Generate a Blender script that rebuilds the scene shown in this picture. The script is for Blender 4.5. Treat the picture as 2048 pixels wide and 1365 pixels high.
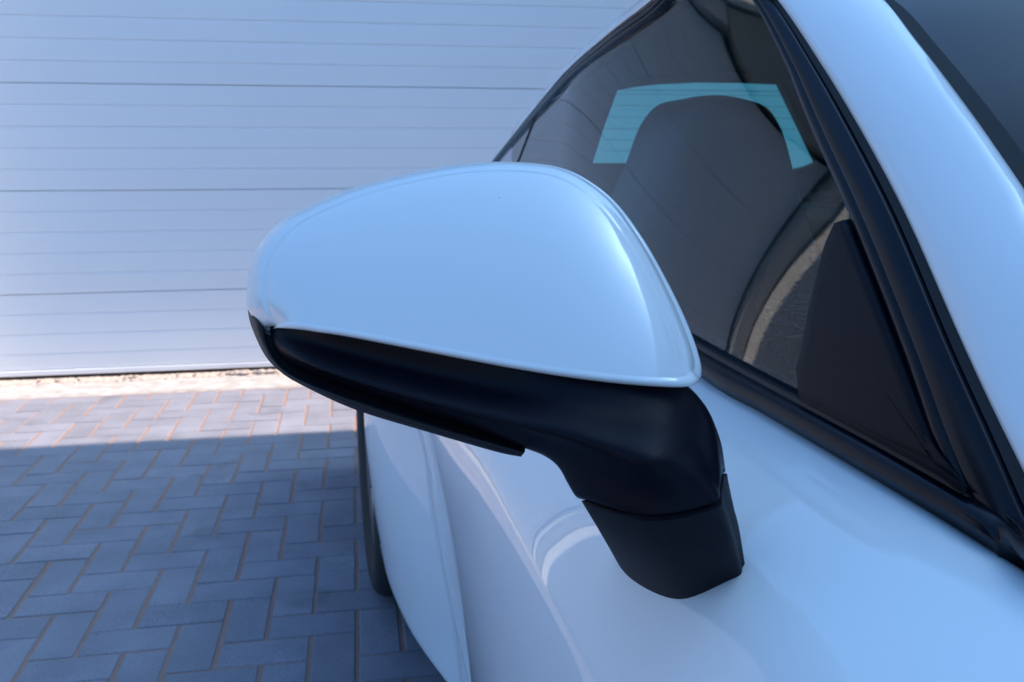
import bpy, bmesh, math, random
import numpy as np
from math import sin, cos, pi, sqrt, atan, tan, radians
from mathutils import Vector
from mathutils.bvhtree import BVHTree
random.seed(7)
for o in list(bpy.data.objects): bpy.data.objects.remove(o)
S = bpy.context.scene
COL = S.collection

# ------------------------------------------------------------ camera
FPX = 1780.0; YAW = math.asin(319/1848.3); PIT = math.atan(382/1780.0); CH = 1.068
F_ = Vector((sin(YAW)*cos(PIT), cos(YAW)*cos(PIT), -sin(PIT)))
R_ = Vector((cos(YAW), -sin(YAW), 0)); U_ = R_.cross(F_); CAM = Vector((0, 0, CH))
cd = bpy.data.cameras.new('camera'); cam = bpy.data.objects.new('camera', cd); COL.objects.link(cam)
cam.location = CAM; cam.rotation_euler = (-F_).to_track_quat('Z', 'Y').to_euler()
cd.sensor_width = 36; cd.lens = 36*FPX/2048; cd.clip_start = 0.01; cd.clip_end = 2000
cd.dof.use_dof = True; cd.dof.focus_distance = 0.60; cd.dof.aperture_fstop = 16
S.camera = cam
def ray(x, y): return F_ + R_*((x-1024)/FPX) - U_*((y-682.5)/FPX)
def at(x, y, Z): return CAM + ray(x, y)*Z          # point at distance Z along the view axis
def atz(x, y, z): d = ray(x, y); return CAM + d*((z-CH)/d.z)
def atx(x, y, X): d = ray(x, y); return CAM + d*(X/d.x)
def aty(x, y, Y): d = ray(x, y); return CAM + d*(Y/d.y)

# ------------------------------------------------------------ sky and sun
SUN_EL = radians(50); SUN_AZ = radians(3.4)     # sun stands to the right (+X), a little in front of the door plane
sdir = Vector((cos(SUN_EL)*cos(SUN_AZ), -cos(SUN_EL)*sin(SUN_AZ), sin(SUN_EL)))
w = bpy.data.worlds.new('World'); S.world = w; w.use_nodes = True
nt = w.node_tree; nt.nodes.clear()
sky = nt.nodes.new('ShaderNodeTexSky'); sky.sky_type = 'NISHITA'; sky.sun_disc = False
sky.sun_elevation = SUN_EL; sky.sun_rotation = math.atan2(sdir.x, sdir.y)
sky.air_density = 1.3; sky.dust_density = 5.0; sky.ozone_density = 6.0
bg = nt.nodes.new('ShaderNodeBackground'); bg.inputs['Strength'].default_value = 0.138
wo = nt.nodes.new('ShaderNodeOutputWorld')
tn = nt.nodes.new('ShaderNodeMix'); tn.data_type = 'RGBA'; tn.blend_type = 'MULTIPLY'; tn.inputs[0].default_value = 1
tn.inputs[7].default_value = (.66, 1.06, 1.34, 1)          # the camera's cool white balance
nt.links.new(sky.outputs[0], tn.inputs[6]); nt.links.new(tn.outputs[2], bg.inputs[0]); nt.links.new(bg.outputs[0], wo.inputs[0])
sl = bpy.data.lights.new('sun', 'SUN'); sl.energy = 5.0; sl.angle = radians(0.5); sl.color = (1, .85, .70)
so = bpy.data.objects.new('sun', sl); COL.objects.link(so)
so.rotation_euler = sdir.to_track_quat('Z', 'Y').to_euler()
S.view_settings.view_transform = 'Standard'; S.view_settings.look = 'None'
S.view_settings.exposure = 0.88; S.view_settings.gamma = 1
S.render.engine = 'CYCLES'
S.cycles.max_bounces = 12; S.cycles.transparent_max_bounces = 16; S.cycles.diffuse_bounces = 5

# ------------------------------------------------------------ materials
def mat(name, col, rough=.5, metal=0, coat=0, coatr=.03, spec=.5, var=None, vscale=8, bump=None, bscale=200, ior=1.5):
    m = bpy.data.materials.new(name); m.use_nodes = True
    n = m.node_tree; b = n.nodes['Principled BSDF']
    b.inputs['Base Color'].default_value = (*col, 1); b.inputs['Roughness'].default_value = rough
    b.inputs['Metallic'].default_value = metal; b.inputs['Coat Weight'].default_value = coat
    b.inputs['Coat Roughness'].default_value = coatr; b.inputs['IOR'].default_value = ior
    b.inputs['Specular IOR Level'].default_value = spec
    tc = n.nodes.new('ShaderNodeTexCoord')
    if var:
        no = n.nodes.new('ShaderNodeTexNoise'); no.inputs['Scale'].default_value = vscale; no.inputs['Detail'].default_value = 6
        n.links.new(tc.outputs['Object'], no.inputs['Vector'])
        mx = n.nodes.new('ShaderNodeMix'); mx.data_type = 'RGBA'
        mr = n.nodes.new('ShaderNodeMapRange'); mr.inputs[1].default_value = .3; mr.inputs[2].default_value = .7
        n.links.new(no.outputs[0], mr.inputs[0]); n.links.new(mr.outputs[0], mx.inputs[0])
        mx.inputs[6].default_value = (*col, 1); mx.inputs[7].default_value = (*var, 1)
        n.links.new(mx.outputs[2], b.inputs['Base Color'])
    if bump:
        no2 = n.nodes.new('ShaderNodeTexNoise'); no2.inputs['Scale'].default_value = bscale; no2.inputs['Detail'].default_value = 3
        n.links.new(tc.outputs['Object'], no2.inputs['Vector'])
        bp = n.nodes.new('ShaderNodeBump'); bp.inputs['Strength'].default_value = 1; bp.inputs['Distance'].default_value = bump
        n.links.new(no2.outputs[0], bp.inputs['Height']); n.links.new(bp.outputs[0], b.inputs['Normal'])
    return m
def glass(name, tint, f0=.075):
    m = bpy.data.materials.new(name); m.use_nodes = True; n = m.node_tree; n.nodes.clear()
    t = n.nodes.new('ShaderNodeBsdfTransparent'); t.inputs[0].default_value = (*tint, 1)
    g = n.nodes.new('ShaderNodeBsdfGlossy'); g.inputs['Roughness'].default_value = 0.0; g.inputs[0].default_value = (1, 1, 1, 1)
    lw = n.nodes.new('ShaderNodeLayerWeight'); lw.inputs[0].default_value = .5
    pw = n.nodes.new('ShaderNodeMath'); pw.operation = 'POWER'; pw.inputs[1].default_value = 5; n.links.new(lw.outputs['Facing'], pw.inputs[0])
    fr = n.nodes.new('ShaderNodeMath'); fr.operation = 'MULTIPLY_ADD'; n.links.new(pw.outputs[0], fr.inputs[0]); fr.inputs[1].default_value = .92; fr.inputs[2].default_value = f0
    mx = n.nodes.new('ShaderNodeMixShader'); o = n.nodes.new('ShaderNodeOutputMaterial')
    n.links.new(fr.outputs[0], mx.inputs[0]); n.links.new(t.outputs[0], mx.inputs[1]); n.links.new(g.outputs[0], mx.inputs[2])
    n.links.new(mx.outputs[0], o.inputs[0]); return m
M = {}
M['paint'] = mat('white_paint', (.78, .79, .80), rough=.45, coat=1, coatr=.01, bump=.000012, bscale=160)
M['cap'] = mat('white_cap_paint', (.78, .79, .80), rough=.4, coat=1, coatr=.09)
M['cap'].node_tree.nodes['Principled BSDF'].inputs['Coat IOR'].default_value = 1.75
for k_ in ('paint', 'cap'):                        # sparse dust specks on the paint
    n = M[k_].node_tree; b = n.nodes['Principled BSDF']; tc = n.nodes.new('ShaderNodeTexCoord')
    vo = n.nodes.new('ShaderNodeTexVoronoi'); vo.inputs['Scale'].default_value = 55
    no = n.nodes.new('ShaderNodeTexNoise'); no.inputs['Scale'].default_value = 38
    for q in (vo, no): n.links.new(tc.outputs['Object'], q.inputs['Vector'])
    lt = n.nodes.new('ShaderNodeMath'); lt.operation = 'LESS_THAN'; lt.inputs[1].default_value = .035; n.links.new(vo.outputs['Distance'], lt.inputs[0])
    gt = n.nodes.new('ShaderNodeMath'); gt.operation = 'GREATER_THAN'; gt.inputs[1].default_value = .60; n.links.new(no.outputs[0], gt.inputs[0])
    mu = n.nodes.new('ShaderNodeMath'); mu.operation = 'MULTIPLY'; n.links.new(lt.outputs[0], mu.inputs[0]); n.links.new(gt.outputs[0], mu.inputs[1])
    mx = n.nodes.new('ShaderNodeMix'); mx.data_type = 'RGBA'; n.links.new(mu.outputs[0], mx.inputs[0])
    mx.inputs[6].default_value = (.78, .79, .80, 1); mx.inputs[7].default_value = (.30, .28, .26, 1); n.links.new(mx.outputs[2], b.inputs['Base Color'])
M['plastic'] = mat('black_grained_plastic', (.0022, .0028, .0075), spec=.14, rough=.40, bump=.00016, bscale=1500)
M['plastic2'] = mat('dark_grained_plastic', (.0026, .003, .0075), spec=.08, rough=.5, bump=.00016, bscale=1500)
M['shell'] = mat('grey_black_plastic', (.013, .012, .015), spec=.3, rough=.5, bump=.00006, bscale=2200)
M['border'] = mat('black_screen_edge', (.004, .004, .006), spec=.35, rough=.04)
M['gloss'] = mat('satin_black_trim', (.003, .0038, .009), spec=.25, rough=.26)
M['rubber'] = mat('black_rubber', (.018, .017, .018), rough=.6)
M['tyre'] = mat('tyre_rubber', (.02, .02, .021), rough=.75, bump=.0004, bscale=90)
M['alloy'] = mat('silver_alloy', (.35, .36, .38), rough=.3, metal=1)
M['leather'] = mat('black_leather', (.018, .021, .028), rough=.5, bump=.0006, bscale=260)
M['lining'] = mat('grey_lining', (.06, .058, .055), rough=.9)
M['cabin'] = mat('dark_cabin_trim', (.03, .03, .03), rough=.8)
M['side_glass'] = glass('green_side_glass', (.50, .78, .86), .05)
M['screen_glass'] = glass('dark_windscreen_glass', (.28, .40, .50), .028)
M['rear_glass'] = glass('teal_rear_glass', (.34, .80, .68))
M['quarter'] = glass('smoked_quarter_glass', (.45, .42, .5))
M['mirror'] = mat('mirror_silver', (.9, .9, .9), rough=.02, metal=1)
M['door'] = mat('white_door_steel', (.85, .85, .86), rough=.38, var=(.82, .82, .84), vscale=1.5, bump=.00012, bscale=60)
M['seal'] = mat('door_rubber_seal', (.012, .011, .011), rough=.7)
M['wall'] = mat('pale_render', (.42, .39, .36), rough=.95, var=(.36, .34, .32), vscale=3, bump=.002, bscale=60)
M['dash'] = mat('rough_cast_render', (.78, .78, .78), rough=.95, var=(.66, .66, .66), vscale=20, bump=.02, bscale=38)
M['white_wall'] = mat('white_render', (.80, .80, .79), rough=.9, var=(.74, .74, .73), vscale=2, bump=.002, bscale=60)
M['jamb'] = mat('pale_grey_jamb', (.50, .51, .53), rough=.5)
M['frame'] = mat('grey_jamb', (.25, .25, .26), rough=.6)
M['sill'] = mat('worn_concrete', (.44, .42, .42), rough=.9, var=(.30, .26, .23), vscale=14, bump=.004, bscale=30)
M['mortar'] = mat('pink_mortar', (.50, .40, .34), rough=.95, var=(.36, .30, .27), vscale=40, bump=.006, bscale=60)
M['sand'] = mat('brown_joint_sand', (.31, .195, .16), rough=1, var=(.25, .16, .135), vscale=30, bump=.002, bscale=300)
M['ground'] = mat('far_ground', (.12, .115, .11), rough=.95, var=(.09, .09, .09), vscale=2)
# paver: own colour per brick + fine speckle + blotches
def paver_mat():
    m = bpy.data.materials.new('concrete_paver'); m.use_nodes = True; n = m.node_tree; b = n.nodes['Principled BSDF']
    b.inputs['Roughness'].default_value = .85
    g = n.nodes.new('ShaderNodeNewGeometry'); oi = n.nodes.new('ShaderNodeObjectInfo')
    a = n.nodes.new('ShaderNodeTexNoise'); a.inputs['Scale'].default_value = 7; a.inputs['Detail'].default_value = 8
    c = n.nodes.new('ShaderNodeTexNoise'); c.inputs['Scale'].default_value = 420; c.inputs['Detail'].default_value = 4
    for q in (a, c): n.links.new(g.outputs['Position'], q.inputs['Vector'])
    r1 = n.nodes.new('ShaderNodeMapRange'); r1.inputs[1].default_value = .3; r1.inputs[2].default_value = .7; r1.inputs[3].default_value = .88; r1.inputs[4].default_value = 1.12
    r2 = n.nodes.new('ShaderNodeMapRange'); r2.inputs[1].default_value = .25; r2.inputs[2].default_value = .75; r2.inputs[3].default_value = .55; r2.inputs[4].default_value = 1.45
    r3 = n.nodes.new('ShaderNodeMapRange'); r3.inputs[3].default_value = .92; r3.inputs[4].default_value = 1.08
    n.links.new(a.outputs[0], r1.inputs[0]); n.links.new(c.outputs[0], r2.inputs[0]); n.links.new(oi.outputs['Random'], r3.inputs[0])
    m1 = n.nodes.new('ShaderNodeMath'); m1.operation = 'MULTIPLY'; m2 = n.nodes.new('ShaderNodeMath'); m2.operation = 'MULTIPLY'
    n.links.new(r1.outputs[0], m1.inputs[0]); n.links.new(r2.outputs[0], m1.inputs[1]); n.links.new(m1.outputs[0], m2.inputs[0]); n.links.new(r3.outputs[0], m2.inputs[1])
    st = n.nodes.new('ShaderNodeTexNoise'); st.inputs['Scale'].default_value = 3.3; st.inputs['Detail'].default_value = 5; n.links.new(g.outputs['Position'], st.inputs['Vector'])
    sp = n.nodes.new('ShaderNodeTexNoise'); sp.inputs['Scale'].default_value = 55; n.links.new(g.outputs['Position'], sp.inputs['Vector'])
    for node, lo, hi, a_, b_ in ((st, .62, .68, 1, .80), (sp, .76, .80, 1, 1.8), (sp, .26, .22, 1, .6)):
        rr = n.nodes.new('ShaderNodeMapRange'); rr.inputs[1].default_value = lo; rr.inputs[2].default_value = hi; rr.inputs[3].default_value = a_; rr.inputs[4].default_value = b_
        m3 = n.nodes.new('ShaderNodeMath'); m3.operation = 'MULTIPLY'; n.links.new(node.outputs[0], rr.inputs[0]); n.links.new(m2.outputs[0], m3.inputs[0]); n.links.new(rr.outputs[0], m3.inputs[1]); m2 = m3
    hv = n.nodes.new('ShaderNodeVectorMath'); hv.operation = 'SCALE'; hv.inputs[0].default_value = (.205, .200, .238)
    n.links.new(m2.outputs[0], hv.inputs['Scale']); n.links.new(hv.outputs[0], b.inputs['Base Color'])
    bp = n.nodes.new('ShaderNodeBump'); bp.inputs['Distance'].default_value = .0008
    n.links.new(c.outputs[0], bp.inputs['Height']); n.links.new(bp.outputs[0], b.inputs['Normal'])
    return m
M['paver'] = paver_mat()

# ------------------------------------------------------------ helpers
def link(name, me, m=None, parent=None, smooth=True):
    o = bpy.data.objects.new(name, me); COL.objects.link(o)
    if m: me.materials.append(m)
    if parent: o.parent = parent
    if smooth: me.shade_smooth()
    return o
def mesh(name, V, Fc, m=None, parent=None, smooth=True, recalc=False):
    me = bpy.data.meshes.new(name); me.from_pydata([tuple(v) for v in V], [], Fc); me.update()
    if recalc:
        b = bmesh.new(); b.from_mesh(me); bmesh.ops.remove_doubles(b, verts=b.verts, dist=1e-6)
        bmesh.ops.recalc_face_normals(b, faces=b.faces); b.to_mesh(me); b.free()
    return link(name, me, m, parent, smooth)
def grid(rows, closed_v=False, closed_u=False):
    nu = len(rows); nv = len(rows[0]); V = [p for r in rows for p in r]; Fc = []
    for i in range(nu if closed_u else nu-1):
        for j in range(nv if closed_v else nv-1):
            a = i*nv+j; b = i*nv+(j+1) % nv; i2 = (i+1) % nu
            Fc.append((a, b, i2*nv+(j+1) % nv, i2*nv+j))
    return V, Fc
def cr(P, t):                                   # Catmull-Rom through list of points, t in 0..len-1
    n = len(P); i = min(int(t), n-2); f = t-i
    p0 = P[i-1] if i > 0 else P[0]*2-P[1]; p3 = P[i+2] if i+2 < n else P[-1]*2-P[-2]
    p1, p2 = P[i], P[i+1]
    return (p1*2+(p2-p0)*f+(p0*2-p1*5+p2*4-p3)*f*f+(p1*3-p0-p2*3+p3)*f*f*f)*.5
def vec(L): return [Vector(p) for p in L]
def sampl(P, n): P = vec(P); return [cr(P, k*(len(P)-1)/(n-1)) for k in range(n)]
def lerp(a, b, t): return a+(b-a)*t
def sst(a, b, x): t = max(0, min(1, (x-a)/(b-a))); return t*t*(3-2*t)
def interp(T, x):
    if x <= T[0][0]: return T[0][1]
    for (a, b), (c, d) in zip(T, T[1:]):
        if x <= c: return b+(d-b)*(x-a)/(c-a)
    return T[-1][1]
def solid(o, th, off=-1):
    md = o.modifiers.new('thick', 'SOLIDIFY'); md.thickness = th; md.offset = off; return o
def subd(o, l=2):
    md = o.modifiers.new('sub', 'SUBSURF'); md.levels = l; md.render_levels = l; return o
def bevel(o, w_, s=2):
    md = o.modifiers.new('bev', 'BEVEL'); md.width = w_; md.segments = s; md.limit_method = 'ANGLE'; return o
def box(name, x0, x1, y0, y1, z0, z1, m, parent=None, bev=0):
    V = [(x, y, z) for x in (x0, x1) for y in (y0, y1) for z in (z0, z1)]
    Fc = [(0, 1, 3, 2), (4, 6, 7, 5), (0, 4, 5, 1), (2, 3, 7, 6), (0, 2, 6, 4), (1, 5, 7, 3)]
    o = mesh(name, V, Fc, m, parent, smooth=False)
    if bev: bevel(o, bev)
    return o
def empty(name, loc, label, cat, group=None):
    o = bpy.data.objects.new(name, None); COL.objects.link(o); o.location = loc; o.empty_display_size = .2
    o['label'] = label; o['category'] = cat
    if group: o['group'] = group
    return o
def kids_keep(root):                            # geometry was written in world space: cancel the parent's offset
    for c in root.children: c.matrix_parent_inverse = root.matrix_world.inverted()
def loft(name, cols, m, parent, nu=40, closed=True, caps=True, sub=0, nv=None):
    """cols: list of closed sections of world points; smooth along the length (and round the section when nv given)"""
    k = len(cols[0]); rows = []
    lines = [[Vector(c[j]) for c in cols] for j in range(k)]
    for i in range(nu):
        t = i*(len(cols)-1)/(nu-1); sec = [cr(L, t) for L in lines]
        if nv:
            s2 = []
            kk = k
            for j in range(nv):
                u = j*kk/nv; a = int(u); f = u-a
                p0, p1, p2, p3 = sec[(a-1) % kk], sec[a % kk], sec[(a+1) % kk], sec[(a+2) % kk]
                s2.append((p1*2+(p2-p0)*f+(p0*2-p1*5+p2*4-p3)*f*f+(p1*3-p0-p2*3+p3)*f*f*f)*.5)
            sec = s2
        rows.append(sec)
    V, Fc = grid(rows, closed_v=closed)
    n = len(rows[0])
    if caps and closed:
        Fc.append(tuple(range(n))); Fc.append(tuple(reversed(range((nu-1)*n, nu*n))))
    return mesh(name, V, Fc, m, parent, recalc=True)
XC = 0.88
def mirrored(o, name=None):                      # the same part on the far side of the car
    me = o.data.copy()
    for v in me.vertices: v.co.x = 2*XC-v.co.x
    me.flip_normals()
    c = bpy.data.objects.new(name or o.name.split('.')[0], me); COL.objects.link(c); c.parent = o.parent
    for md in o.modifiers:
        n = c.modifiers.new(md.name, md.type)
        for a in ('thickness', 'offset', 'levels', 'render_levels', 'width', 'segments', 'limit_method'):
            if hasattr(md, a): setattr(n, a, getattr(md, a))
    return c

# ============================================================ GROUND
g = box('ground', -60, 60, -40, 60, -.6, -.12, M['ground']); g['kind'] = 'structure'
pv = box('pavement', -7, 6, -5, 4.085, -.119, -.0026, M['sand']); pv['kind'] = 'structure'
P_ = .1; X0 = -.029-P_*40; Y0 = 2.069-P_*80
def paver_mesh(lx, ly, gap=.0045, ch=.0018, tp=0):
    hx, hy = lx/2-gap*.78, ly/2-gap*.38
    V = []; 
    for (q, z) in ((0, -.03), (0, -ch), (ch, 0)):
        V += [(-hx+q, -hy+q, z), (hx-q, -hy+q, z), (hx-q, hy-q, z), (-hx+q, hy-q, z)]
    Fc = [(8, 9, 10, 11)]
    for r in (0, 4):
        for j in range(4): Fc.append((r+j, r+(j+1) % 4, r+4+(j+1) % 4, r+4+j))
    me = bpy.data.meshes.new('brick'); me.from_pydata(V, [], Fc); me.update(); me.materials.append(M['paver']); return me
MH = [paver_mesh(.2, .1, gp) for gp in (.0055, .0068, .0082)]; MV = [paver_mesh(.1, .2, gp) for gp in (.0055, .0068, .0082)]
cand = []; halves = []
for i in range(0, 110):
    for j in range(0, 101):
        k = (i-j) % 4
        if k == 0: cx, cy, hor = X0+P_*(i+1), Y0+P_*(j+.5), True
        elif k == 3: cx, cy, hor = X0+P_*(i+.5), Y0+P_*(j+1), False
        else: continue
        if not hor and Y0+P_*j < 4.05 < cy+.05 and -3.9 < cx < 5.8: halves.append((cx, Y0+P_*(j+.5)))
        if cy+(.05 if hor else .1) > 4.08 or cx < -3.9 or cx > 5.8 or cy < -4.9: continue
        q = Vector((cx, cy, 0))-CAM; Z = q.dot(F_); vis = False
        if Z > .3:
            px = 1024+FPX*q.dot(R_)/Z; py = 682.5-FPX*q.dot(U_)/Z
            vis = -60 < px < (735 if py < 1180 else 735+(py-1180)*.85) and py < 1440
        cand.append((0 if vis else 1, Z if vis else 99, cx, cy, hor))
cand.sort()
rest = []
nb = 0
for c in cand:
    tilt = (random.gauss(0, .0022), random.gauss(0, .0022)); dz = random.gauss(0, .0006); dr = random.gauss(0, .006)
    jx, jy = random.gauss(0, .0007), random.gauss(0, .0007)
    mm = random.choice(MH if c[4] else MV)
    if c[0] == 0 and nb < 275:
        nb += 1
        o = bpy.data.objects.new('brick', mm); COL.objects.link(o); o.parent = pv
        o.location = (c[2]+jx, c[3]+jy, dz); o.rotation_euler = (tilt[0], tilt[1], dr)
    else: rest.append((mm, c[2]+jx, c[3]+jy, dz))
MS = paver_mesh(.1, .1, .006)
for x, y in halves:
    if -1.9 < x < .5:
        o = bpy.data.objects.new('brick', MS); COL.objects.link(o); o.parent = pv; o.location = (x, y, random.gauss(0, .0006)); nb += 1
    else: rest.append((MS, x, y, 0))
V = []; Fc = []
for mm, x, y, z in rest:
    b0 = len(V); V += [(v.co.x+x, v.co.y+y, v.co.z+z) for v in mm.vertices]; Fc += [tuple(b0+i for i in p.vertices) for p in mm.polygons]
ro = mesh('brick', V, Fc, M['paver'], pv, smooth=False); ro['kind'] = 'stuff'; ro.name = 'brick_field'
# concrete apron strip in front of the door + crumbling mortar line
def rough_strip(name, x0, x1, y0, y1, zt, m, parent, nx, ny, amp, seed, edge=.0):
    random.seed(seed); rows = []
    for i in range(nx+1):
        x = lerp(x0, x1, i/nx); r = []
        e = random.uniform(-edge, edge)
        r.append(Vector((x, y0+e, zt-.05)))
        for j in range(ny+1): r.append(Vector((x, lerp(y0+e, y1, j/ny), zt+random.uniform(-amp, amp)-(amp*2 if j in (0,) else 0))))
        rows.append(r)
    V, Fc = grid(rows); return mesh(name, V, Fc, m, parent)
ap = rough_strip('apron', -1.835, 5.5, 4.078, 4.335, -.001, M['sill'], None, 400, 4, .0018, 3, .006); ap['kind'] = 'structure'
mo = rough_strip('mortar_bed', -1.835, 5.5, 4.33, 4.50, .006, M['mortar'], ap, 900, 7, .003, 4, .006)
for k in range(34):                                # loose mortar crumbs in a line under the seal
    x = random.uniform(-1.7, .2) if k > 9 else random.uniform(-.62, -.38)
    s = random.uniform(.005, .011) if k > 9 else random.uniform(.010, .020)
    rr = []
    for a in range(5):
        th = a*pi/4; rr.append([Vector((x+s*1.6*sin(th)*cos(b*pi/4)*random.uniform(.8, 1.1), 4.35+random.uniform(0, .012)+s*sin(th)*sin(b*pi/4), .012+s*.7*cos(th))) for b in range(8)])
    V, Fc = grid(rr, closed_v=True); mesh('mortar_crumb', V, Fc, M['mortar'], ap, smooth=False)

# ============================================================ GARAGE
YD = 4.42; DX0, DX1 = -1.73, 2.9
gar = empty('garage_building', (0, YD+.3, 0), 'rendered garage building that frames the wide white sectional door', 'garage')
DTOP = .41+.475*4
box('dark_backing', DX0-.05, DX1+.05, YD+.04, YD+.06, -.05, DTOP+.03, M['seal'], gar)  # dark sheet added behind the door so no sky shows through the seams
box('pier', -9, DX0-.10, 4.235, YD-.064, -.1, 3.3, M['dash'], gar, .012)
parts = [box('wall', -9, DX0-.102, YD-.06, YD+.25, -.1, 3.3, M['wall'], gar), box('wall', DX1+.09, 9, YD-.06, YD+.25, -.1, 3.3, M['wall'], gar),
         box('wall', DX0-.088, DX1+.088, YD-.06, YD+.25, DTOP+.03, 3.3, M['wall'], gar), box('roof_edge', -9.1, 9.1, YD-.16, YD+.6, 3.302, 3.5, M['frame'], gar, .01),
         box('door_frame', DX0-.098, DX0-.014, YD-.058, YD+.06, 0, DTOP+.028, M['jamb'], gar, .003), box('door_frame', DX1+.002, DX1+.087, YD-.062, YD+.06, 0, DTOP+.028, M['frame'], gar, .003)]
gd = empty('garage_door', (0, YD, 0), 'white ribbed sectional garage door behind the car', 'garage door')
def door_panel(z0, z1, name='door_panel'):
    pr = [(YD+.03, z1-.0012), (YD+.003, z1-.0012), (YD-.0003, z1-.0022)]
    z = z1-.095
    while z > z0+.02:                             # pressed ribs: undercut, recess, sloping lip
        pr += [(YD-.0008, z+.0045), (YD+.0026, z+.0028), (YD+.0030, z+.0004), (YD+.0006, z-.0035), (YD-.0003, z-.006)]
        z -= .095
    pr += [(YD+.0006, z0+.0045), (YD+.005, z0+.001), (YD+.03, z0+.001)]
    rows = [[Vector((x, y, z)) for (y, z) in pr] for x in [DX0+(DX1-DX0)*i/28 for i in range(29)]]
    for i, r in enumerate(rows):
        dy = .0012*sin(i*.7+z0*9)
        for v in r: v.y += dy
    V, Fc = grid(rows); o = mesh(name, V, Fc, M['door'], gd, smooth=True)
    o.data.shade_flat(); return o
for k in range(4): door_panel(.41+.475*k, .41+.475*(k+1))
door_panel(.048, .41)
bl = mesh('bottom_rail', *grid([[Vector((x, YD+.03, .0465)), Vector((x, YD-.006, .0465)), Vector((x, YD-.0075, .044)), Vector((x, YD-.0075, .024)), Vector((x, YD-.003, .021)), Vector((x, YD+.03, .021))] for x in (DX0, DX1)]), M['door'], gd, smooth=False)
rows = []
for i in range(121):
    x = lerp(DX0, DX1, i/120); q = .0025*sin(i*1.3)+.002*sin(i*.37)
    rows.append([Vector((x, YD+.03, .0208)), Vector((x, YD-.004, .0208)), Vector((x, YD-.006, .014)), Vector((x, YD-.003, .001+q)), Vector((x, YD+.03, .000))])
mesh('rubber_seal', *grid(rows), M['seal'], gd)
# unseen building, added on the right to shade the car and near paving
EDGE = 3.33-(3.2+.7)*tan(SUN_AZ)
nbg = empty('shade_building', (6, -5, 0), 'tall plain unseen building added beyond the car to shade the yard', 'building')
box('wall', 3.2, 12, -16, EDGE, -.1, 5.6, M['white_wall'], nbg)  # wall kept white so it reflects bright in the car's paint
for z in range(1):
    for y in range(5):
        f = box('window', 3.17, 3.26, -14+y*3.2, -12.7+y*3.2, 2.6+z*3, 4.0+z*3, M['frame'], nbg)
        box('pane', 3.155, 3.172, -13.93+y*3.2, -12.77+y*3.2, 2.67+z*3, 3.93+z*3, M['gloss'], f)
box('roof_edge', 3.14, 12.1, -16.1, EDGE, 5.602, 5.66, M['frame'], nbg)

# ============================================================ CAR
car = empty('parked_car', (XC, 1.0, 0), 'white sports coupe parked in front of the garage door', 'car')
# ---- side body
Dp = [(.324, .866), (.312, .873), (.292, .8705), (.262, .862), (.228, .849), (.196, .831), (.172, .803), (.150, .768), (.131, .728), (.116, .67), (.108, .60), (.109, .52), (.117, .44), (.129, .36), (.142, .28), (.150, .20), (.160, .17)]
Hp = [(.345, .856), (.330, .872), (.302, .873), (.262, .867), (.210, .853), (.158, .828), (.108, .795), (.062, .755), (.028, .70), (.010, .64), (.003, .57), (.004, .50), (.010, .43), (.018, .35), (.028, .27), (.040, .20), (.060, .17)]
Dp = vec([(a, b, 0) for a, b in Dp]); Hp = vec([(a, b, 0) for a, b in Hp])
BELT = [(-1, .86), (.2, .866), (.9, .872), (1.3, .892), (1.7, .945), (2.1, 1.0), (2.3, 1.01), (2.7, .97), (3.0, .9)]
def beltz(y):
    P = [Vector(p) for p in BELT]
    for i in range(len(P)-1):
        if y <= P[i+1].x: return cr([Vector((p.x, p.y, 0)) for p in P], i+(y-P[i].x)/(P[i+1].x-P[i].x)).y
    return BELT[-1][1]
def xs(y):                                        # plan taper of the cabin towards the rear
    y = min(y, 2.2); a = min(y, 1.5); return .0394*max(0, a-.754)**2+(.0588*(y-1.5)-.042*(y-1.5)**2 if y > 1.5 else 0)
def Kz(z): return 1.30+.2*(min(z, .60)-.2)/.36
def sill_z(y): return interp([(-1, .17), (1.3, .17), (1.5, .19), (1.6, .215), (1.75, .245), (3.2, .25)], y)
WC = (2.10, .34); WR = .385
def body(t, ys):
    d = cr(Dp, t*16); h = cr(Hp, t*16)
    zl = d.y
    gsh = max(0, 1-abs(ys-1.4)/.38); y = ys+(Kz(zl)-1.4)*gsh*(3-2*gsh)*gsh
    K = Kz(zl); u = max(0, min(1, (y-K)/(1.74-K)))
    w1 = sin(pi/2*u)**1.0; w2 = sst(.95, 2.05, y); b = sst(.52, .74, zl); wt = lerp(w1, w2, b)
    wt2 = wt*(1-.15*sst(2.4, 3.0, y))
    X = lerp(d.x, h.x, wt2)+xs(y)*sst(.825, .872, zl); z = lerp(d.y, h.y, wt)
    rise = (beltz(y)-.872)*sst(.38, .872, zl)
    if y < .2: X -= .0*(.2-y)
    z += rise
    if zl < .3: z = lerp(z, sill_z(y), sst(.3, .17, zl) if False else max(0, min(1, (.3-zl)/.13)))
    return Vector((X, y, z))
ysl = [-.9+.06*i for i in range(30)]
ysl = sorted(set([round(-.95+.05*i, 4) for i in range(42)]+[round(1.1+.0125*i, 4) for i in range(152)]))
NT = 90
rows = [[body(j/NT, y) for j in range(NT+1)] for y in ysl]
V, Fc = grid(rows)
def inside(v): return (v.y-WC[0])**2+(v.z-WC[1])**2 < WR**2
keep = []
for f in Fc:
    if not all(inside(V[i]) for i in f): keep.append(f)
used = set(i for f in keep for i in f)
for i in used:
    v = V[i]
    if inside(v):
        dy, dz = v.y-WC[0], v.z-WC[1]
        if v.z >= WC[1]-.02 or True:
            r = sqrt(dy*dy+dz*dz)
            if r < WR: v.y = WC[0]+dy/r*WR; v.z = WC[1]+dz/r*WR
side = mesh('side_panel', V, keep, M['paint'], car)
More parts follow.
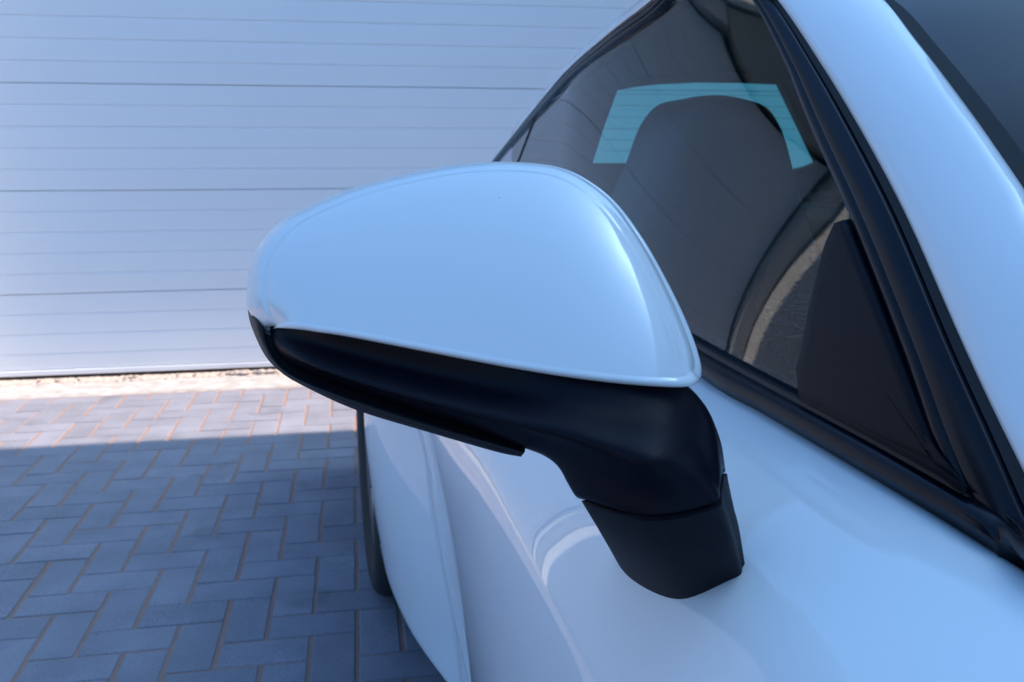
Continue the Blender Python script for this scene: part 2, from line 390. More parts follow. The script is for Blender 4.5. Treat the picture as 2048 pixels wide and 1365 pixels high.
b = bmesh.new(); b.from_mesh(side.data); bmesh.ops.delete(b, geom=[v for v in b.verts if not v.link_faces], context='VERTS'); bmesh.ops.recalc_face_normals(b, faces=b.faces)
if sum(f.normal.x for f in b.faces) > 0: bmesh.ops.reverse_faces(b, faces=b.faces)
bvb = BVHTree.FromBMesh(b); b.to_mesh(side.data); b.free()
solid(side, .004, -1); mirrored(side)
def hitbody(px, py):
    h = bvb.ray_cast(CAM, ray(px, py)); return h[0]
# dark liner inside the wheel arch and a dark underfloor
rows = []
for k in range(25):
    a = -.15+(pi+.3)*k/24; rows.append([Vector((x, WC[0]+(WR+.012)*cos(a), WC[1]+(WR+.012)*sin(a))) for x in (.03, .33)])
lin = mesh('wheel_arch_liner', *grid(rows), M['rubber'], car); solid(lin, .004); mirrored(lin)
box('underfloor', .17, 2*XC-.17, -1.2, 1.66, .12, .2, M['cabin'], car)
box('underfloor', .36, 2*XC-.36, 1.66, 2.6, .14, .5, M['cabin'], car)
# ---- wheel (turned slightly: the car is not quite square to the camera)
TX = .0
def lathe(prof, n=96):
    rows = []
    for k in range(n):
        a = 2*pi*k/n; rows.append([Vector((x, r*cos(a), r*sin(a))) for (x, r) in prof])
    return grid(rows, closed_u=True)
def wheel(x, y, flip):
    s = -1 if flip else 1
    rot = radians(3)
    def T(v): 
        X, Y = v.x*s, v.y
        return Vector((x+X*cos(rot)-Y*sin(rot)*1, y+X*sin(rot)+Y*cos(rot), .345+v.z))
    w_ = mesh('wheel', *[(lambda VF: ([T(v) for v in VF[0]], VF[1]))(lathe([(.10, .05), (.10, .2), (.06, .238), (.028, .243), (.022, .252), (.018, .252), (.03, .236), (.06, .225), (.2, .22), (.26, .25)]))][0], M['alloy'], car)
    prof = [(.02, .25), (.010, .262), (.003, .285), (0, .305), (.004, .322), (.014, .336), (.03, .343), (.06, .3445), (.061, .337), (.07, .337), (.071, .345), (.12, .345), (.121, .337), (.131, .337), (.132, .345), (.19, .345), (.191, .337), (.20, .337), (.201, .3445), (.24, .343), (.262, .33), (.268, .30), (.26, .25)]
    Vt, Ft = lathe(prof, 120); mesh('tyre', [T(v) for v in Vt], Ft, M['tyre'], w_)
    for k in range(10):
        a = 2*pi*k/10; sv = []
        for (r, wd, xo) in ((.04, .03, .05), (.12, .016, .04), (.2, .018, .028), (.245, .026, .022)):
            for q in (-1, 1):
                sv.append(T(Vector((xo, r*cos(a)-q*wd*sin(a), r*sin(a)+q*wd*cos(a)))))
                sv.append(T(Vector((xo+.03, r*cos(a)-q*wd*1.2*sin(a), r*sin(a)+q*wd*1.2*cos(a)))))
        ff = []
        for i in range(3):
            b0 = i*4; ff += [(b0, b0+2, b0+6, b0+4), (b0, b0+4, b0+5, b0+1), (b0+2, b0+3, b0+7, b0+6)]
        mesh('spoke', sv, ff, M['alloy'], w_, smooth=False)
    return w_
wheel(TX, 2.10, False); wheel(2*XC-TX, 2.10, True)

# ---- window outline curves
gbz = [(-.2, .895), (.3, .897), (.5, .8955), (.76, .895), (.95, .898), (1.15, .904), (1.35, .915), (1.55, .934), (1.75, .958), (1.95, .984), (2.1, .998), (2.27, 1.005), (2.6, 1.0)]
def gbzf(y):
    for i in range(len(gbz)-1):
        if y <= gbz[i+1][0]: return cr([Vector((a, b_, 0)) for a, b_ in gbz], i+max(0, (y-gbz[i][0])/(gbz[i+1][0]-gbz[i][0]))).y
    return 1.0
GC1, GC2, GC3 = .1988, .7662, -1.70
def gX(y, z):                                     # the barrelled surface of the side glass
    hh = z-(.895+.09*sst(1.2, 2.3, y)); return .3095+.0244*min(0, y-1.2)**2+xs(y)+(GC1*hh+GC2*hh*abs(hh)+GC3*hh**3)*(1-.796*sst(.623, 1.473, y))
def onglass(x, y):
    d = ray(x, y); a, b_ = .15, 3.2
    fn = lambda t: (CAM+d*t).x-gX((CAM+d*t).y, (CAM+d*t).z)
    for _ in range(60):
        m_ = (a+b_)/2
        if fn(a)*fn(m_) <= 0: b_ = m_
        else: a = m_
    return CAM+d*a
def gp(y, z): return Vector((gX(y, z), y, z))
topc = [onglass(*q) for q in [(2085, 1085), (2044, 1003), (1985, 870), (1903, 690), (1793, 433), (1710, 271), (1632, 135), (1545, 0)]]
RR = [onglass(*q) for q in [(1310, 0), (1220, 70), (1130, 150), (1050, 245), (985, 325)]]
a_, b_ = topc[-1], RR[0]
zt = max(a_.z, b_.z)+.012
topc += [gp(lerp(a_.y, b_.y, .33), lerp(a_.z, b_.z, .33)+.040), gp(lerp(a_.y, b_.y, .68), lerp(a_.z, b_.z, .68)+.036)]+RR
topc.append(gp(RR[-1].y+.10, RR[-1].z-.035))
gb = [onglass(2090, 1090), onglass(2020, 1030), onglass(1930, 975), onglass(1874, 943), onglass(1735, 865), onglass(1594, 790), onglass(1396, 683)]
gb += [gp(y, gbzf(y)) for y in (.95, 1.15, 1.35, 1.55, 1.75, 1.95, 2.1, 2.2)]+[topc[-1].copy()]
n_ = 240
TC = [cr(topc, k*(len(topc)-1)/(n_-1)) for k in range(n_)]
BC = [cr(gb, k*(len(gb)-1)/(n_-1)) for k in range(n_)]
def wpt(k, v):                                    # point on the curved side glass, v 0 bottom .. 1 top
    p = BC[k].lerp(TC[k], v); p.x = gX(p.y, p.z); return p
ks = 150
def glasspart(name, k0, k1, m, inset=.004):
    rows = [[wpt(k, v/48)+Vector((inset, 0, 0)) for v in range(49)] for k in range(k0, k1+1)]
    V, Fc = grid(rows); return mesh(name, V, Fc, m, car)
while TC[ks].y < 1.735: ks += 1
sg = glasspart('side_window', 1, ks, M['side_glass']); mirrored(sg)
qg = glasspart('quarter_window', ks+1, n_-2, M['quarter']); mirrored(qg)
rows = [[wpt(k, v/48)+Vector((.0025, 0, 0)) for v in range(49)] for k in (ks, ks+1)]
sp = mesh('window_divider', *grid(rows), M['seal'], car); mirrored(sp)
bb = bmesh.new(); bb.from_mesh(sg.data); bvg = BVHTree.FromBMesh(bb); bb.free()
def hitglass(px, py):
    h = bvg.ray_cast(CAM, ray(px, py)); return h[0]
# ---- black frame along the pillar and the roof rail
def strip_along(name, A, B, prof, m, nu=200, parent=car):
    """A outer curve, B inner curve, prof: list of (t across, height outwards)"""
    rows = []
    for k in range(nu):
        a = cr(A, k*(len(A)-1)/(nu-1)); b_ = cr(B, k*(len(B)-1)/(nu-1))
        k2 = min(nu-1, k+1); k1 = max(0, k2-1)
        tg = (cr(A, k2*(len(A)-1)/(nu-1))-cr(A, k1*(len(A)-1)/(nu-1)))
        w_ = b_-a; nrm = tg.cross(w_).normalized()
        if nrm.dot(Vector((-1, -.6, .6))) < 0: nrm = -nrm
        rows.append([a+w_*t+nrm*h for (t, h) in prof])
    V, Fc = grid(rows); return mesh(name, V, Fc, m, parent, recalc=True)
inner_px = [(1985, 1035), (1918, 985), (1868, 872), (1807, 690), (1702, 427), (1621, 245), (1569, 115), (1508, 0)]
inner = []
for i, p in enumerate(inner_px):
    inner.append(onglass(*p)+Vector((-.003, 0, 0)))
# keep the inner curve on the glass side of the outer one
rail_in = []
for i in range(8, len(topc)):
    wd = [.022, .020, .018, .015, .013, .011, .010, .009][i-8]
    rail_in.append(gp(topc[i].y, topc[i].z-wd)+Vector((-.003, 0, 0)))
inner_all = inner+rail_in
frame = strip_along('window_frame', topc, inner_all, [(-.04, -.008), (0, -.006), (.06, -.005), (.085, -.0005), (.10, .0008), (.13, .0016), (.40, .0034), (.60, .0036), (.655, .0028), (.67, .0005), (.69, .0002), (.71, .0012), (.84, .0018), (.96, .0006), (.985, -.002), (1.0, -.008)], M['gloss'])
mirrored(frame)
seal = strip_along('pillar_seal', [p+Vector((.004, -.004, .005)) for p in topc], topc, [(-.3, -.004), (.1, -.003), (1.1, -.002)], M['seal']); mirrored(seal)
# ---- belt moulding under the glass
lowpx = [(2100, 1150), (2011, 1095), (1974, 1078), (1874, 1018), (1724, 933), (1524, 818), (1404, 750)]
bl_ = [atz(x, y, .8755) for x, y in lowpx]+[Vector((x+xs(y), y, z)) for x, y, z in [(.3005, .95, .878), (.3005, 1.15, .885), (.302, 1.35, .898), (.304, 1.55, .917), (.305, 1.75, .942), (.306, 1.95, .972), (.308, 2.1, .992), (.309, 2.2, 1.0)]]+[topc[-1]+Vector((0, 0, -.003))]
bu_ = [atz(2110, 1098, .897)]+gb[1:]
belt = strip_along('belt_moulding', bl_, bu_, [(-.05, -.012), (.0, 0), (.04, .0026), (.22, .0050), (.45, .0058), (.60, .0046), (.68, .0016), (.74, .0010), (.80, .0030), (.93, .0034), (1.0, .0010), (1.02, -.012)], M['gloss'], 200)
mirrored(belt)
# corner (sail) panel between glass, belt and pillar
tri = [(1690, 441), (1707, 438), (1760, 566), (1814, 700), (1874, 848), (1915, 948), (1935, 988), (1874, 943), (1735, 869), (1601, 797), (1612, 740), (1625, 680), (1640, 600), (1655, 540), (1672, 480)]
pts = []
for (x, y) in tri:
    h = hitglass(x, y)
    if h is None: h = atx(x, y, .315)
    pts.append(h)
cen = sum(pts, Vector())/len(pts)
def dens(L, n):
    out = []
    for a_, b_ in zip(L, L[1:]+L[:1]): out += [a_.lerp(b_, k/n) for k in range(n)]
    return out
pts = dens(pts, 4); nn = len(pts); rr = [[p+Vector((.004, .002, 0)) for p in pts], [p+Vector((-.0030, -.0005, 0)) for p in pts]]
for q in (.975, .95, .8, .6, .4, .2, .03):
    r_ = []
    for p in pts:
        v = cen.lerp(p, q); v.x = gX(v.y, v.z)-(.0058 if q < .96 else .0052); r_.append(v)
    rr.append(r_)
V, Fc = grid(rr, closed_v=True); Fc.append(tuple((len(rr)-1)*nn+j for j in range(nn)))
cp = mesh('corner_panel', V, Fc, M['plastic'], car, recalc=True); mirrored(cp)

# ---- A-pillar, windscreen, roof
pout = [p+Vector((.003, -.003, .004)) for p in topc[1:8]]+[topc[8]+Vector((.004, -.002, .006))]
pin = [Vector((.375, .16, .925)), Vector((.405, .30, .955)), at(2135, 500, .50), at(2048, 375, .545), at(1945, 229, .61), at(1840, 94, .70), at(1757, 0, .79), Vector((.475, .89, 1.245))]
pil = strip_along('windscreen_pillar', pout, pin, [(-.015, -.010), (0, -.002), (.02, .0012), (.06, .0030), (.2, .0075), (.4, .0115), (.6, .0130), (.8, .0125), (.93, .0095), (.98, .0050), (1.0, -.004), (1.0, -.02)], M['paint'], 120)
# orient outward bulge (normal computed for the side: must point out and forward)
mirrored(pil)
ws_e = [p+Vector((.004, -.002, -.004)) for p in pin]
def across(E, nx=24, bow_y=0.0, bow_z=0.0):
    rows = []
    for p in E:
        rows.append([Vector((lerp(p.x, 2*XC-p.x, i/nx), p.y-bow_y*4*(i/nx)*(1-i/nx), p.z+bow_z*4*(i/nx)*(1-i/nx))) for i in range(nx+1)])
    return rows
E = [cr(ws_e, k*(len(ws_e)-1)/30) for k in range(31)]
wsb = [[p for p in r] for r in across(E, 30, .22, .012)]
ws = mesh('windscreen', *grid(wsb), M['screen_glass'], car)
# black ceramic band along the screen edge
off = Vector((0, -.0012, .0016))
rows = [[r[0].lerp(r[1], q)+off for q in (.2, .6, 1)]+[r[1].lerp(r[2], q)+off for q in (.5, 1)]+[r[2].lerp(r[3], .5)+off] for r in wsb]
cb = mesh('screen_border', *grid(rows), M['border'], car); mirrored(cb)
rows = [[r[0]+Vector((-.03, .004, -.012)), r[0]+Vector((-.004, 0, -.001)), r[0].lerp(r[1], .08)+off, r[0].lerp(r[1], .21)+off*1.3] for r in wsb]
sc = mesh('screen_seal', *grid(rows), M['seal'], car); mirrored(sc)
RT = [(.85, 1.262), (1.0, 1.305), (1.3, 1.345), (1.7, 1.325), (2.1, 1.285), (2.3, 1.24)]
def roofz(p, t): return p.z+max(.02, interp(RT, p.y)-p.z)*(4*t*(1-t))**.62
rail = [topc[i]+Vector((.002, 0, .008)) for i in range(7, 15)]
hd = [Vector((p.x, p.y, p.z)) for p in rail]
rows = []
for k in range(41):
    p = cr(hd, k*(len(hd)-1)/40)
    if p.y > 2.125: break
    nx = 60; r = []
    for i in range(nx+1):
        t = i/nx; r.append(Vector((lerp(p.x, 2*XC-p.x, t), p.y, roofz(p, t))))
    rows.append(r)
roof = mesh('roof', *grid(rows), M['paint'], car); solid(roof, .01, -1)
# roof drip rail that shows as a pale line outside the black frame
drip = strip_along('roof_gutter', [topc[i]+Vector((.006, 0, .0035+.016*sst(2.0, 1.0, topc[i].y))) for i in range(7, 15)], [topc[i]+Vector((-.003, 0, .001)) for i in range(7, 15)], [(0, -.01), (0, 0), (.3, .003), (.8, .003), (1, 0)], M['paint'], 60); mirrored(drip)
# rear screen surround (inside trim with the opening seen through the cabin)
opx = [(1185, 327), (1208, 255), (1235, 181), (1270, 174), (1320, 168), (1400, 164), (1480, 165), (1563, 168), (1600, 245), (1638, 325), (1618, 334), (1592, 340), (1574, 339), (1500, 332), (1400, 328), (1290, 327)]
op = [aty(x, y, 2.12) for x, y in opx]
def roofz(p, t): return p.z+max(.02, interp(RT, p.y)-p.z)*(4*t*(1-t))**.62
pr_ = min((cr(hd, k*(len(hd)-1)/200) for k in range(201)), key=lambda q: abs(q.y-2.135))
outr = [Vector((lerp(pr_.x, 2*XC-pr_.x, t), 2.12, roofz(pr_, t)-.004)) for t in (.012, .02, .05, .13, .24, .36, .5, .64, .78, .93)]+[Vector((1.43, 2.12, 1.0)), Vector((1.40, 2.12, .8)), Vector((1.1, 2.12, .7)), Vector((.9, 2.12, .7)), Vector((.7, 2.12, .7)), Vector((.37, 2.12, .75))]
nn = len(op); rows = [[o_ for o_ in outr], [p for p in op], [p+Vector((0, .03, 0)) for p in op]]
V, Fc = grid(rows, closed_v=True)
rs = mesh('rear_trim', V, Fc, M['cabin'], car, smooth=False)
rg = mesh('rear_window', [p+Vector((0, .028, 0)) for p in op], [tuple(range(nn))], M['rear_glass'], car, smooth=False)
# heater lines on the rear window
for k in range(6):
    z = 1.065+.027*k
    box('heater_wire', .60, 1.10, 2.1455, 2.1465, z, z+.0008, M['rubber'], rg)
# tail: deck between the haunches
rows = []
for y in [2.15+.05*i for i in range(18)]:
    xe = .31+xs(y); p = Vector((xe, y, beltz(y)-.004)); crown = .012
    rows.append([Vector((lerp(xe, 2*XC-xe, i/24), y, p.z+crown*sst(0, .3, i/24)*sst(1, .7, i/24)*(1 if y > 2.24 else 0)))for i in range(25)])
rows = [r for r in rows if r[0].y > 2.22]
mesh('tail_deck', *grid(rows), M['paint'], car)
mesh('tail_panel', [(.1, 3.0, .2), (2*XC-.1, 3.0, .2), (2*XC-.16, 3.01, .9), (.16, 3.01, .9)], [(0, 1, 2, 3)], M['paint'], car, smooth=False)
# bonnet and cowl, forward of the screen
rows = []
for y in [-.95+.09*i for i in range(15)]:
    z = .862+(.03*sst(-.9, .3, y)); rows.append([Vector((lerp(.322, 2*XC-.322, i/24), min(y, .33)-.20*4*(i/24)*(1-i/24)*sst(.0, .3, y), z+.03*(4*(i/24)*(1-i/24))**.7)) for i in range(25)])
mesh('bonnet', *grid(rows), M['paint'], car)
# cabin: floor tub, dashboard, headliner, door card
box('cabin_floor', .34, 2*XC-.34, .5, 2.11, .3, .32, M['cabin'], car)
rows = []
for k in range(31):
    p = cr(hd, k*(len(hd)-1)/30)
    if p.y > 2.118: break
    rows.append([Vector((lerp(p.x+.02, 2*XC-p.x-.02, i/40), p.y, roofz(p, i/40)-.03)) for i in range(41)])
mesh('headliner', *grid(rows), M['lining'], car)
rows = []
for y in [.42+.1*i for i in range(18)]:
    bz = beltz(y); rows.append([Vector((.325+xs(y), y, bz+.012)), Vector((.345+xs(y), y, bz+.016)), Vector((.368+xs(y), y, bz+.004)), Vector((.38+xs(y), y, bz-.05)), Vector((.375+xs(y), y, bz-.2)), Vector((.36+xs(y), y, .3))])
dc = mesh('door_card', *grid(rows), M['leather'], car); mirrored(dc)
rows = [[Vector((lerp(.34, 2*XC-.34, i/20), y-.14*4*(i/20)*(1-i/20), z)) for i in range(21)] for y, z in ((.33, .90), (.45, .925), (.62, .93), (.70, .91), (.72, .84), (.66, .6))]
mesh('dashboard', *grid(rows), M['leather'], car)
box('rear_shelf', .36, 2*XC-.36, 1.85, 2.115, .78, .965, M['cabin'], car, .02)
# seats with built-in head restraints
def seat(cx):
    k = [(1439, 191), (1388, 196), (1358, 213), (1333, 247), (1317, 285), (1303, 324), (1284, 365), (1269, 400), (1248, 445), (1225, 520), (1205, 620), (1200, 760), (1440, 860), (1660, 760), (1655, 620), (1636, 520), (1609, 443), (1596, 400), (1579, 341), (1562, 277), (1545, 239), (1524, 213), (1490, 199)]
    O = [aty(x, y, 1.25) for x, y in k]; x0 = O[0].x
    N = 92; loopc = []
    for j in range(N):
        u = j*len(O)/N; a = int(u); f = u-a; L = len(O)
        p0, p1, p2, p3 = O[(a-1) % L], O[a % L], O[(a+1) % L], O[(a+2) % L]
        loopc.append((p1*2+(p2-p0)*f+(p0*2-p1*5+p2*4-p3)*f*f+(p1*3-p0-p2*3+p3)*f*f*f)*.5)
    c = Vector((x0, 1.25, 1.0)); rows = []
    for r, dy in ((1, .12), (1.0, .07), (1.01, .03), (1, 0), (.97, -.018), (.9, -.032), (.78, -.040), (.6, -.043), (.35, -.043), (.1, -.043)):
        row = []
        for p in loopc:
            cc = Vector((x0, 1.25, min(p.z, 1.05) if p.z > .9 else .9))
            q = cc.lerp(p, r); q.y = 1.25+dy+(.9-q.z)*-.12*0+(q.z-1.0)*.0
            q.x += cx-x0; row.append(q)
        rows.append(row)
    V, Fc = grid(rows, closed_v=True); Fc.append(tuple(reversed(range(N)))); Fc.append(tuple((len(rows)-1)*N+j for j in range(N)))
    s = mesh('seat', V, Fc, M['leather'], car, recalc=True)
    cu = box('seat_cushion', cx-.24, cx+.24, .75, 1.27, .42, .56, M['leather'], s, .05)
    return s
sx = aty(1439, 191, 1.25).x
seat(sx); seat(2*XC-sx)
box('rear_seat', .44, .82, 1.62, 1.86, .6, .955, M['leather'], car, .03); box('rear_seat', 2*XC-.82, 2*XC-.44, 1.62, 1.86, .6, .955, M['leather'], car, .03)

# ============================================================ DOOR MIRROR
def zb(px): return interp([(480, .590), (700, .576), (1000, .556), (1250, .538), (1410, .524)], px)
def lean(py): return .00011*max(0, py-330)-.00000006*max(0, py-330)**2
capin = [(543, 652), (560, 644), (600, 645), (640, 651), (700, 660), (850, 688), (1000, 716), (1120, 735), (1220, 748), (1300, 755), (1350, 755), (1378, 749), (1389, 733), (1384, 700), (1362, 640), (1325, 560), (1280, 480), (1225, 405), (1165, 358), (1110, 335), (1040, 326.5), (960, 327), (850, 342), (720, 374), (620, 414), (560, 448), (520, 492), (501, 536), (496, 580), (499, 615), (512, 640), (527, 655)]
capout = [(540, 665), (552, 657), (600, 660), (640, 666), (700, 675), (850, 704), (1000, 733), (1120, 753), (1220, 766), (1300, 773), (1362, 775), (1392, 768), (1403, 748), (1397, 708), (1372, 640), (1331, 556), (1284, 474), (1228, 401), (1167, 355), (1111, 333), (1040, 325), (960, 325.5), (850, 340), (720, 372), (619, 412), (558, 446), (517, 490), (498, 535), (493.5, 580), (496, 618), (513, 645), (530, 661)]
EB = [.006, .010, .013, .016, .018, .021, .023, .024, .024, .023, .020, .016, .012, .008, .008, .004, .001, 0, 0, 0, 0, 0, 0, 0, 0, 0, 0, 0, 0, .002, .006, .012]
NS = 192
def closed(Lst, u):
    n = len(Lst); a = int(u) % n; f = u-int(u)
    p0, p1, p2, p3 = Lst[(a-1) % n], Lst[a], Lst[(a+1) % n], Lst[(a+2) % n]
    return (p1*2+(p2-p0)*f+(p0*2-p1*5+p2*4-p3)*f*f+(p1*3-p0-p2*3+p3)*f*f*f)*.5
ci = vec([(a, b, e) for (a, b), e in zip(capin, EB)]); co_ = vec([(a, b, e) for (a, b), e in zip(capout, EB)])
Tt = .040
ts = [0, .1, .2, .3, .4, .5, .58, .65, .71, .76, .8, .84, .87, .89, .902, .910, .918, .926, .934, .942, .952, .965, .978, .988, .995, 1.0]
SM = [(closed(ci, s*len(ci)/NS), closed(co_, s*len(ci)/NS)) for s in range(NS)]
CX, CY = 960, 560
P2 = np.zeros((len(ts), NS, 2))
for a_, t in enumerate(ts):
    for s in range(NS):
        pi_ = SM[s][0]; sxp = CX+max(-210, min(210, (pi_.x-CX)*.5))*(1-.0); cxx = CX+(sxp-CX)*sst(0, 1, t)*0
        P2[a_, s] = (lerp(CX, pi_.x, t), lerp(CY, pi_.y, t))
# membrane height over the cap outline: pinned at top and sides, free along the lower lip
NR = len(ts); idx = np.arange(NR*NS).reshape(NR, NS)
tri_ = []
for a_ in range(1, NR-1):
    for s in range(NS):
        s2 = (s+1) % NS; tri_ += [(idx[a_, s], idx[a_, s2], idx[a_+1, s2]), (idx[a_, s], idx[a_+1, s2], idx[a_+1, s])]
for s in range(NS): tri_.append((idx[0, 0], idx[1, (s+1) % NS], idx[1, s]))
tri_ = np.array(tri_); Q = P2.reshape(-1, 2); Q[idx[0, :]] = (CX, CY)
WI, WJ, WW = [], [], []; area = np.zeros(len(Q))
for c in range(3):
    i0, i1, i2 = tri_[:, c], tri_[:, (c+1) % 3], tri_[:, (c+2) % 3]
    u = Q[i1]-Q[i0]; v = Q[i2]-Q[i0]; cr_ = np.abs(u[:, 0]*v[:, 1]-u[:, 1]*v[:, 0])+1e-9
    ct = (u*v).sum(1)/cr_*.5; WI += [i1, i2]; WJ += [i2, i1]; WW += [ct, ct]; np.add.at(area, i0, cr_/6)
WI = np.concatenate(WI); WJ = np.concatenate(WJ); WW = np.concatenate(WW)
diag = np.bincount(WI, WW, minlength=len(Q))
fixed = np.zeros(len(Q), bool)
for s in range(NS):
    u = s*len(ci)/NS
    if not (.75 < u < 11.6): fixed[idx[NR-1, s]] = True
fixed[idx[0, 1:]] = True
def Lx(x): return diag*x-np.bincount(WI, WW*x[WJ], minlength=len(Q))
free = ~fixed; x = np.zeros(len(Q)); r = np.where(free, area, 0); pdir = r/np.where(diag > 0, diag, 1); zz = pdir.copy(); rz = (r*zz).sum()
for it in range(900):
    Ap = np.where(free, Lx(pdir), 0); al = rz/(pdir*Ap).sum(); x += al*pdir; r = r-al*Ap
    zz = r/np.where(diag > 0, diag, 1); rz2 = (r*zz).sum()
    if rz2 < 1e-9*area.sum(): break
    pdir = zz+rz2/rz*pdir; rz = rz2
phi = (x/x.max()).reshape(NR, NS); phi[0, :] = phi[0, 0]
DD = Tt*np.sqrt(np.clip(1-(1-phi)**1.6, 0, 1))
EBs = [float(DD[-1, s]) for s in range(NS)]
for s in range(NS): SM[s][0].z = EBs[s]
rows = []
for a_, t in enumerate(ts):
    r = []
    for s in range(NS):
        px_, py_ = P2[a_, s]; d = float(DD[a_, s])
        gr = max(0, 1-abs(t-.922)/.014); d -= .0015*gr*sst(.5, .05, EBs[s]/Tt)*(1-.6*sst(1050, 1250, px_))
        r.append(at(px_, py_, zb(px_)-d-lean(py_)))
    rows.append(r)
for (q, dz) in ((.25, -.0012), (.6, -.0014), (.88, -.0004), (1.0, .0016), (1.0, .006)):   # rolled lip at the lower edge
    r = []
    for s in range(NS):
        pi_, po = SM[s]; p = pi_.lerp(po, q); bw = sst(.0, .02, pi_.z)
        r.append(at(p.x, p.y, zb(p.x)-lean(pi_.y)-pi_.z+lerp(.002*q+dz+.0014, dz, bw)))
    rows.append(r)
for (dz, sc) in ((.016, .995), (.030, .97), (.036, .93)):
    r = []
    for s in range(NS):
        pi_, po = SM[s]; p = Vector((950, 560, 0)).lerp(Vector((po.x, po.y-(8 if pi_.z > .01 else 0), 0)), sc)
        r.append(at(p.x, p.y, zb(p.x)-(pi_.z+lean(pi_.y))*(1-.8*(1 if dz > .02 else .3))+dz))
    rows.append(r)
V, Fc = grid(rows, closed_v=True); Fc.append(tuple((len(rows)-1)*NS+j for j in range(NS)))
zft = sorted((SM[s][0].x, zb(SM[s][0].x)-SM[s][0].z-lean(SM[s][0].y)) for s in range(NS) if .3 < s*len(ci)/NS < 12.2)
def zf(px): return sum(interp(zft, px+q) for q in (-50, -25, 0, 25, 50))/5
# black lower housing: sections A(under lip) M R N D + back
def H(*c):
    out = []
    for (x, y, dz) in c: out.append(at(x, y, zf(min(x, 1385))+dz))
    return out
hs = [
 H((541, 650, .010), (541, 666, .008), (542, 676, .006), (545, 687, .007), (552, 694, .010), (556, 694, .025), (556, 680, .03), (556, 668, .025)),
 H((575, 646, .009), (566, 672, .004), (562, 692, -.001), (568, 712, .003), (580, 727, .012), (584, 727, .028), (580, 700, .032), (580, 668, .028)),
 H((640, 655, .010), (632, 688, .012), (632, 729, -.004), (645, 744, .000), (664, 764, .012), (664, 760, .03), (650, 715, .034), (640, 680, .03)),
 H((760, 675, .010), (758, 722, .012), (760, 771, -.008), (768, 784, -.004), (784, 806, .010), (784, 800, .03), (770, 750, .034), (760, 700, .03)),
 H((900, 703, .010), (900, 758, .010), (905, 810, -.012), (915, 826, -.007), (930, 852, .008), (930, 845, .03), (915, 790, .034), (900, 730, .03)),
 H((1020, 723, .010), (1022, 784, .006), (1030, 841, -.016), (1036, 862, -.009), (1046, 894, .006), (1046, 885, .03), (1035, 820, .034), (1020, 750, .03)),
 H((1130, 738, .010), (1128, 806, -.002), (1125, 865, -.020), (1112, 886, -.010), (1090, 911, .010), (1096, 904, .036), (1110, 840, .044), (1130, 770, .034)),
 H((1240, 753, .010), (1235, 830, -.005), (1220, 892, -.026), (1175, 915, -.014), (1119, 933, .010), (1130, 926, .038), (1180, 860, .048), (1240, 790, .036)),
 H((1345, 757, .012), (1335, 846, -.010), (1300, 917, -.034), (1225, 950, -.018), (1139, 963, .010), (1152, 958, .040), (1230, 890, .052), (1345, 810, .038)),
 H((1404, 804, .012), (1395, 887, -.014), (1360, 944, -.038), (1260, 988, -.020), (1153, 986, .010), (1168, 982, .042), (1260, 920, .054), (1400, 850, .038)),
 H((1432, 871, .006), (1420, 935, -.020), (1396, 974, -.040), (1280, 1012, -.022), (1162, 995, .010), (1176, 994, .042), (1280, 950, .054), (1428, 900, .038)),
 H((1443, 934, .000), (1439, 978, -.024), (1425, 1006, -.040), (1298, 1030, -.024), (1169, 999, .010), (1184, 998, .042), (1290, 965, .054), (1438, 950, .034))]
housing = loft('door_mirror', hs, M['plastic'], car, nu=110, nv=64)
def J(x, y, Z): return at(x, y, Z)
fz = .4690-.036
zf0 = zf(1385)
f0 = H((1446, 949, .002), (1442, 982, -.022), (1429, 1013, -.0385), (1298, 1037, -.0225), (1170, 1004, .011), (1186, 1000, .042), (1290, 968, .054), (1441, 952, .035))
# foot base: where the foot's edges meet the door skin
bpx = [(1486, 1118), (1485, 1136), (1468, 1157), (1360, 1199), (1262, 1158)]
bp_ = []
for (x, y) in bpx:
    h = hitbody(x, y); bp_.append(h)

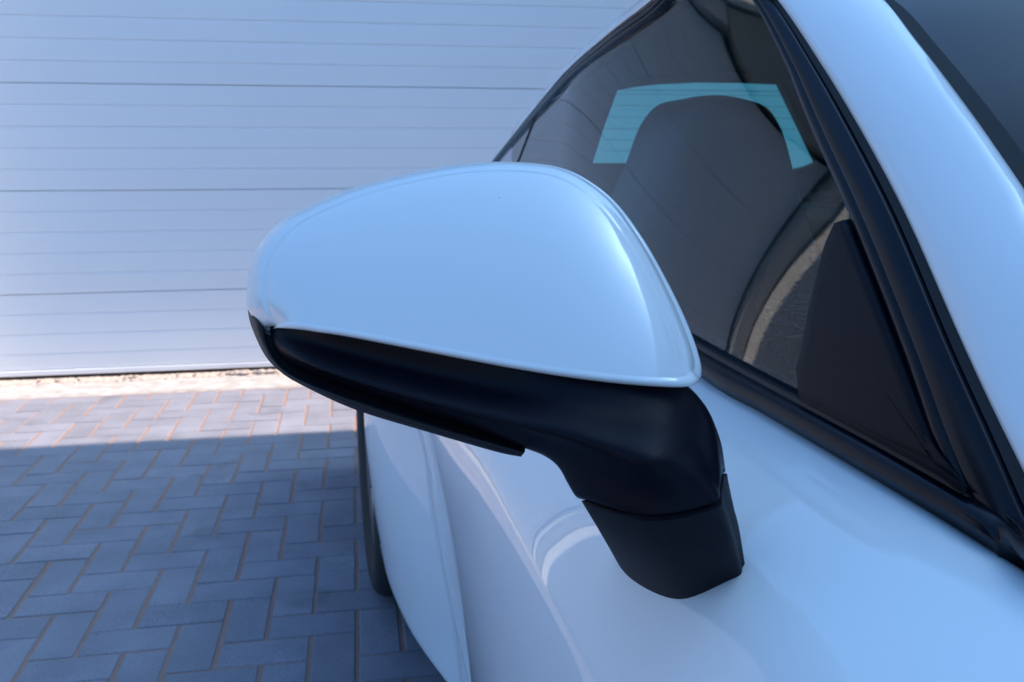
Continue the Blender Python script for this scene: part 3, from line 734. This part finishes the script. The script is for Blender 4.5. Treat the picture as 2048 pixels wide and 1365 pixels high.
back = [bp_[4]+Vector((-.0, .035, .004)), (bp_[4]+bp_[0])/2+Vector((0, .05, .0)), bp_[0]+Vector((0, .03, .002))]
f2 = bp_+back
f1 = [a.lerp(b_, .5) for a, b_ in zip(f0, f2)]
f1[0] = at(1474, 1040, (f1[0]-CAM).dot(F_)); f1[1] = at(1468, 1065, (f1[1]-CAM).dot(F_)); f1[2] = at(1452, 1088, (f1[2]-CAM).dot(F_)-.004)
f1[3] = at(1325, 1118, (f1[3]-CAM).dot(F_)-.004); f1[4] = at(1219, 1085, (f1[4]-CAM).dot(F_))
f3 = [b_+(b_-a).normalized()*.022 for a, b_ in zip(f1, f2)]
foot = loft('mirror_foot', [f0, f1, f2, f3], M['plastic2'], housing, nu=40, nv=64)
cap = mesh('mirror_cap', V, Fc, M['cap'], housing, recalc=True)
# lower lip of the rear shell (blade under the groove)
bi = [(539, 671), (545, 697), (555, 719), (583, 747), (656, 778), (767, 813), (926, 863), (1021, 893), (1050, 903)]
bo = [(496, 620), (504, 655), (529, 709), (561, 744), (609, 773), (713, 820), (856, 864), (990, 903), (1042, 914)]
cols = []
for i, ((x1, y1), (x2, y2)) in enumerate(zip(bi, bo)):
    z1 = zf(x1)+interp([(0, .010), (3, .006), (8, .010)], i); z2 = zf(x2)+interp([(0, .020), (2, .012), (8, .012)], i)
    mx_, my_ = (x1*.75+x2*.25), (y1*.75+y2*.25); mx2, my2 = (x1*.35+x2*.65), (y1*.35+y2*.65)
    cols.append([at(x1*.7+(950 if x1 < 900 else 1050)*.3, y1-14, z1+.018), at(x1, y1, z1), at(mx_, my_, z1-.0035), at(mx2, my2, z1-.002), at(x2, y2, z2), at(x2, y2, z2+.016), at(x2*.9+x1*.1, y2*.9+y1*.1, z2+.028), at(x1, y1, z1+.03)])
loft('rear_shell', cols, M['shell'], housing, nu=90, nv=40)
cols = []
# body of the rear shell and the mirror glass, facing the rear
r0 = []
for s in range(0, NS, 4):
    pi_, po = SM[s]; p = Vector((950, 565, 0)).lerp(Vector((po.x, po.y, 0)), .93); yy = p.y+(60 if p.y > 600 and p.x < 1150 else 0)
    r0.append((p.x, yy, zb(p.x)))
rw = [[at(x, y, z-.004) for x, y, z in r0], [at(lerp(950, x, .99), lerp(565, y, .99), z+.02) for x, y, z in r0], [at(lerp(950, x, .96), lerp(565, y, .96), z+.035) for x, y, z in r0]]
V, Fc = grid(rw, closed_v=True); mesh('shell_rim', V, Fc, M['shell'], housing)
mg = [at(lerp(950, x, .955), lerp(565, y, .955), z+.030) for x, y, z in r0]
mesh('mirror_glass', mg, [tuple(range(len(mg)))], M['mirror'], housing, smooth=False)

bpy.context.view_layer.update()
for r in (gar, gd, nbg, car):
    for c in r.children:
        c.matrix_parent_inverse = r.matrix_world.inverted()
